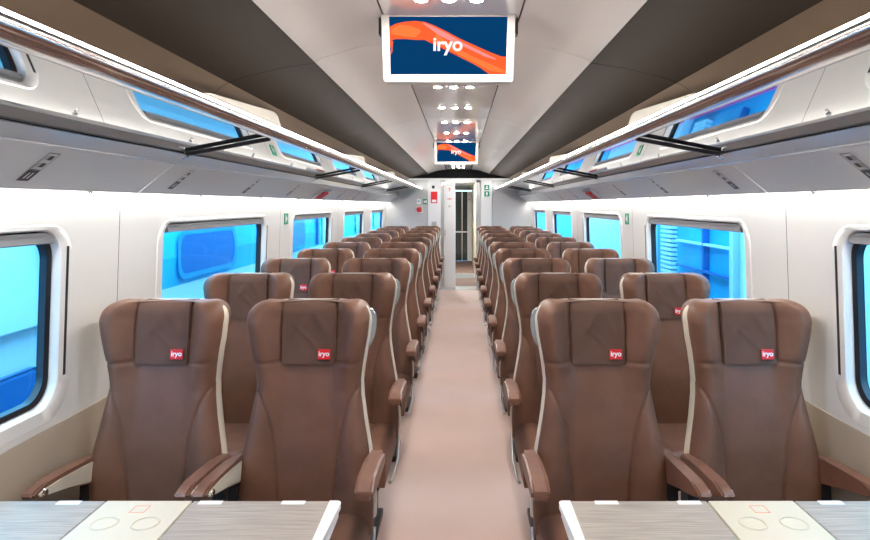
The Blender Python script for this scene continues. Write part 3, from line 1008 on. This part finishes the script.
bx(-.26, .13, -.012, 0, .80, .84, 0, 0, b)
build('door_frame', b, ALU, d2)
vl = empty('vestibule_fill_lamp', (-.34, 14.3, 2.098)); tag(vl, 'added unseen lamp lighting the vestibule beyond the end door', 'ceiling light')  # added out of sight behind the door leaf to brighten the vestibule
b = bx(-.12, .12, -1.1, 1.1, -.02, 0, .004); build('housing', b, ALU, vl)
b = bx(-.10, .10, -1.05, 1.05, -.024, -.02); build('diffuser', b, VFILL, vl)

# signs and devices on the end wall
def XE(px_): return .03 + (px_ - 460.3) * (YE - .0) / 630.0
def ZE(py_): return 1.585 - (py_ - 205) * YE / 630.0
def end_sign(name, x0, x1, y0, y1, m, label, cat, marks=(), proud=0.0, depth=.012, group=None):
    xa, xb, za, zb = XE(x0), XE(x1), ZE(y1), ZE(y0)
    r = empty(name, ((xa + xb) / 2, YE - proud, (za + zb) / 2)); tag(r, label, cat, group)
    w, h = xb - xa, zb - za
    b = bx(-w / 2, w / 2, -depth, 0, -h / 2, h / 2, .002); build('panel', b, m, r)
    for nm_, u0, u1, v0, v1, mm in marks:
        b = bx(-w / 2 + w * u0, -w / 2 + w * u1, -depth - .004, -depth, h / 2 - h * v1, h / 2 - h * v0); build(nm_, b, mm, r)
    return r
end_sign('notice_plate', 416.8, 420.6, 199, 204.3, WHITEP, 'small white notice on the grey end wall, beside the small green sign', 'sign', [('print', .2, .8, .3, .5, BLUEP)])
end_sign('exit_sign', 422.8, 427.6, 199, 204.3, GREEN, 'small green sign on the grey end wall beside a white notice', 'sign', [('arrow', .2, .55, .3, .7, WHITE), ('figure', .65, .85, .2, .8, WHITE)])
end_sign('prohibition_sign', 416.4, 422.2, 206.6, 212.6, WHITE, 'red and white sign low on the grey end wall under the green sign', 'sign', [('red_field', .08, .92, .08, .92, RED), ('pictogram', .25, .6, .35, .65, WHITE), ('bar', .65, .85, .3, .4, WHITE)])
end_sign('camera_box', 432, 434.6, 185.6, 188.6, BLACK, 'small black box high on the white pillar above the red panel', 'camera', [('lens', .3, .7, .3, .7, DARK)], .03)
end_sign('fire_safety_sign', 431.0, 437.4, 191.6, 203.2, RED, 'red fire safety panel on the white pillar left-of the end door', 'sign', [('white_print', .15, .85, .70, .92, WHITE), ('symbol', .35, .65, .25, .55, RED)], .03)
end_sign('intercom_sign', 431.6, 436.6, 221.5, 228.2, ALU, 'grey intercom box on the white pillar below the red panel', 'intercom', [('speaker_grille', .15, .85, .15, .6, STEEL), ('button', .35, .65, .7, .9, RED)], .03)
end_sign('exit_sign', 484.2, 489.2, 185.0, 190.3, GREEN, 'upper green sign on the white pillar right-of the end door', 'sign', [('arrow', .2, .8, .55, .75, WHITE), ('figure', .4, .65, .15, .5, WHITE)], .03)
end_sign('exit_sign', 484.2, 489.2, 191.3, 196.4, GREEN, 'lower green sign on the white pillar right-of the end door', 'sign', [('arrow', .35, .65, .2, .8, WHITE)], .03)

# wall closing the coach behind the tables
b = bx(-1.42, 1.42, Y0 - .06, Y0, 0, 2.3)
st('wall_front', b, GREYWALL, 'grey partition closing the coach behind the viewpoint', 'wall')

# ------------------------------------------------------------------ outside
O_WHITE = mat('train_white', (0.75, 0.80, 0.84), 0.4)
O_BLUE = mat('train_blue', (0.02, 0.52, 0.86), 0.4, vary=(1.2, .25, (1, 1, 1)))
O_DEEP = mat('train_deep_blue', (0.006, 0.15, 0.42), 0.3)
O_PALE = mat('pale_panel', (0.85, 0.93, 0.97), 0.5)
O_MAG = mat('magenta_band', (1.0, 0.06, 0.26), 0.4)
O_GRD = mat('depot_floor', (0.35, 0.42, 0.48), 0.7)
b = bx(-14, 14, -10, 50, -1.25, -1.15); st('ground', b, O_GRD, 'grey depot floor outside the windows', 'ground')

t = empty('train', (-2.7, 8, -1.15)); tag(t, 'blue and white train standing outside the left-side windows', 'train')
def tp(name, b, m, par=None, **k):
    bmesh.ops.translate(b, vec=(2.7, -8, 1.15), verts=b.verts); return build(name, b, m, par or t, **k)
b = bmesh.new(); prism(b, [(-2.62, .83), (-2.60, 1.1), (-2.68, 1.9), (-2.95, 2.6), (-4.2, 2.8), (-5.3, 2.4), (-5.4, .83)], 'y', -8, 46)
tp('upper_body', b, O_BLUE)
b = bmesh.new(); prism(b, [(-2.62, .83), (-2.60, .40), (-2.66, -.40), (-5.3, -.40), (-5.4, .83)], 'y', -8, 46)
tp('lower_body', b, O_WHITE)['label'] = 'white lower side of the train'
b = bmesh.new(); prism(b, [(-2.72, -.40), (-2.8, -1.149), (-5.2, -1.149), (-5.2, -.40)], 'y', -8, 46)
tp('underframe', b, DARK)
for yy in (-6.4, -3.2, 0.0, 6.6, 9.9, 13.2, 16.5, 19.8, 23.1):
    b = bmesh.new()
    lp = rr(yy - .70, yy + .70, .93, 1.30, .12)
    A = [b.verts.new((-2.59, *p)) for p in lp]; B = [b.verts.new((-2.64, *p)) for p in lp]
    ring(b, A, B); b.faces.new(A)
    wn = tp('window', b, O_DEEP)
    b = bmesh.new()
    A = [b.verts.new((-2.585, *p)) for p in rr(yy - .76, yy + .76, .88, 1.35, .15)]
    B = [b.verts.new((-2.585, *p)) for p in lp]
    ring(b, A, B)
    tp('window_frame', b, mat('train_mid_blue', (0.015, 0.34, 0.66), .4), wn)
for yy, w_ in ((4.62, .16), (5.0, .05), (8.45, .10), (11.5, .12), (12.0, .5), (18.0, .4)):
    b = bmesh.new(); bx(-2.60, -2.56, yy, yy + w_, .86, 2.3, .01, 0, b); tp('door_pillar', b, O_DEEP if w_ < .3 else O_PALE)

b = bmesh.new(); bx(-2.59, -2.56, 2.9, 4.45, .84, 2.3, .01, 0, b); tp('door', b, O_PALE)
b = bmesh.new(); bx(-2.585, -2.56, 3.45, 3.87, .30, .60, .03, 0, b); tp('step_recess', b, O_DEEP)
b = bmesh.new(); tube(b, [(-2.52, 3.80, 1.60), (-2.52, 3.90, 1.25), (-2.52, 4.00, .95), (-2.52, 4.12, .60)], .022, 8); tp('cable', b, O_DEEP)
t = empty('depot_building', (2.7, 8, -1.15)); tag(t, 'blue and pale depot building outside the right-side windows', 'building')
def dp(name, b, m, par=None, **k):
    bmesh.ops.translate(b, vec=(-2.7, -8, 1.15), verts=b.verts); return build(name, b, m, par or t, **k)
for ya, yb, m_ in ((-8, 5.75, O_PALE), (5.75, 8.55, O_BLUE), (8.55, 13.2, O_PALE), (13.2, 46, O_BLUE)):
    b = bmesh.new(); bx(2.70, 3.2, ya, yb, .12, 3.0, 0, 0, b); dp('wall', b, m_)
    b = bmesh.new(); bx(2.66, 3.2, ya, yb, -.95, .12, 0, 0, b); dp('lower_wall', b, O_BLUE)
b = bmesh.new(); bx(2.62, 2.66, -8, 46, -.05, .19, 0, 0, b); dp('stripe', b, O_MAG)['label'] = 'magenta stripe'
for yy in (5.72, 5.96, 8.5):
    b = bmesh.new(); bx(2.60, 2.70, yy, yy + .07, -1.1, 3.0, .01, 0, b); dp('post', b, O_WHITE)
b = bmesh.new()
for k in range(34):
    bx(2.62, 2.70, 7.75, 8.15, .30 + .055 * k, .335 + .055 * k, 0, 0, b)
dp('louvre_panel', b, O_PALE)
for zz in (.86, 1.15, 1.52, 1.75):
    b = bmesh.new(); bx(2.63, 2.67, 6.0, 7.6, zz, zz + .025, 0, 0, b); dp('rail', b, O_DEEP if zz != 1.15 else O_PALE)
for yy, w_, za, zb, m_ in ((6.75, .05, .3, 2.6, O_DEEP), (7.3, .25, 1.60, 2.0, O_DEEP), (6.5, .3, 1.45, 1.72, O_DEEP), (6.9, .5, .45, .80, O_DEEP), (10.6, .35, 1.42, 1.62, O_DEEP), (9.3, .1, .2, 2.6, O_WHITE), (9.9, .08, .2, 2.6, O_BLUE)):
    b = bmesh.new(); bx(2.63, 2.70, yy, yy + w_, za, zb, .01, 0, b); dp('wall_panel', b, m_)

# ------------------------------------------------------------------ world, camera, view
w = bpy.data.worlds.new('daylight'); scene.world = w; w.use_nodes = True
bg = w.node_tree.nodes['Background']
bg.inputs['Color'].default_value = (0.42, 0.76, 1.0, 1)
bg.inputs['Strength'].default_value = 4.2

cam = bpy.data.cameras.new('camera'); co = bpy.data.objects.new('camera', cam); COL.objects.link(co)
co.location = (0.03, 0.0, 1.585); co.rotation_euler = (PI / 2, 0, 0)
cam.sensor_width = 36.0; cam.lens = 36.0 * 630 / 870
cam.shift_x = -25.3 / 870; cam.shift_y = -65.0 / 870
cam.clip_start = 0.02; cam.clip_end = 200
scene.camera = co

vs = scene.view_settings
vs.view_transform = 'Standard'; vs.look = 'None'; vs.gamma = 1.0; vs.exposure = 0.88
vs.use_curve_mapping = False
scene.cycles.use_denoising = True
scene.cycles.max_bounces = 10
scene.cycles.diffuse_bounces = 6
scene.cycles.glossy_bounces = 6
scene.cycles.transparent_max_bounces = 12
scene.cycles.sample_clamp_indirect = 8.0
scene.cycles.caustics_reflective = False
scene.cycles.caustics_refractive = False
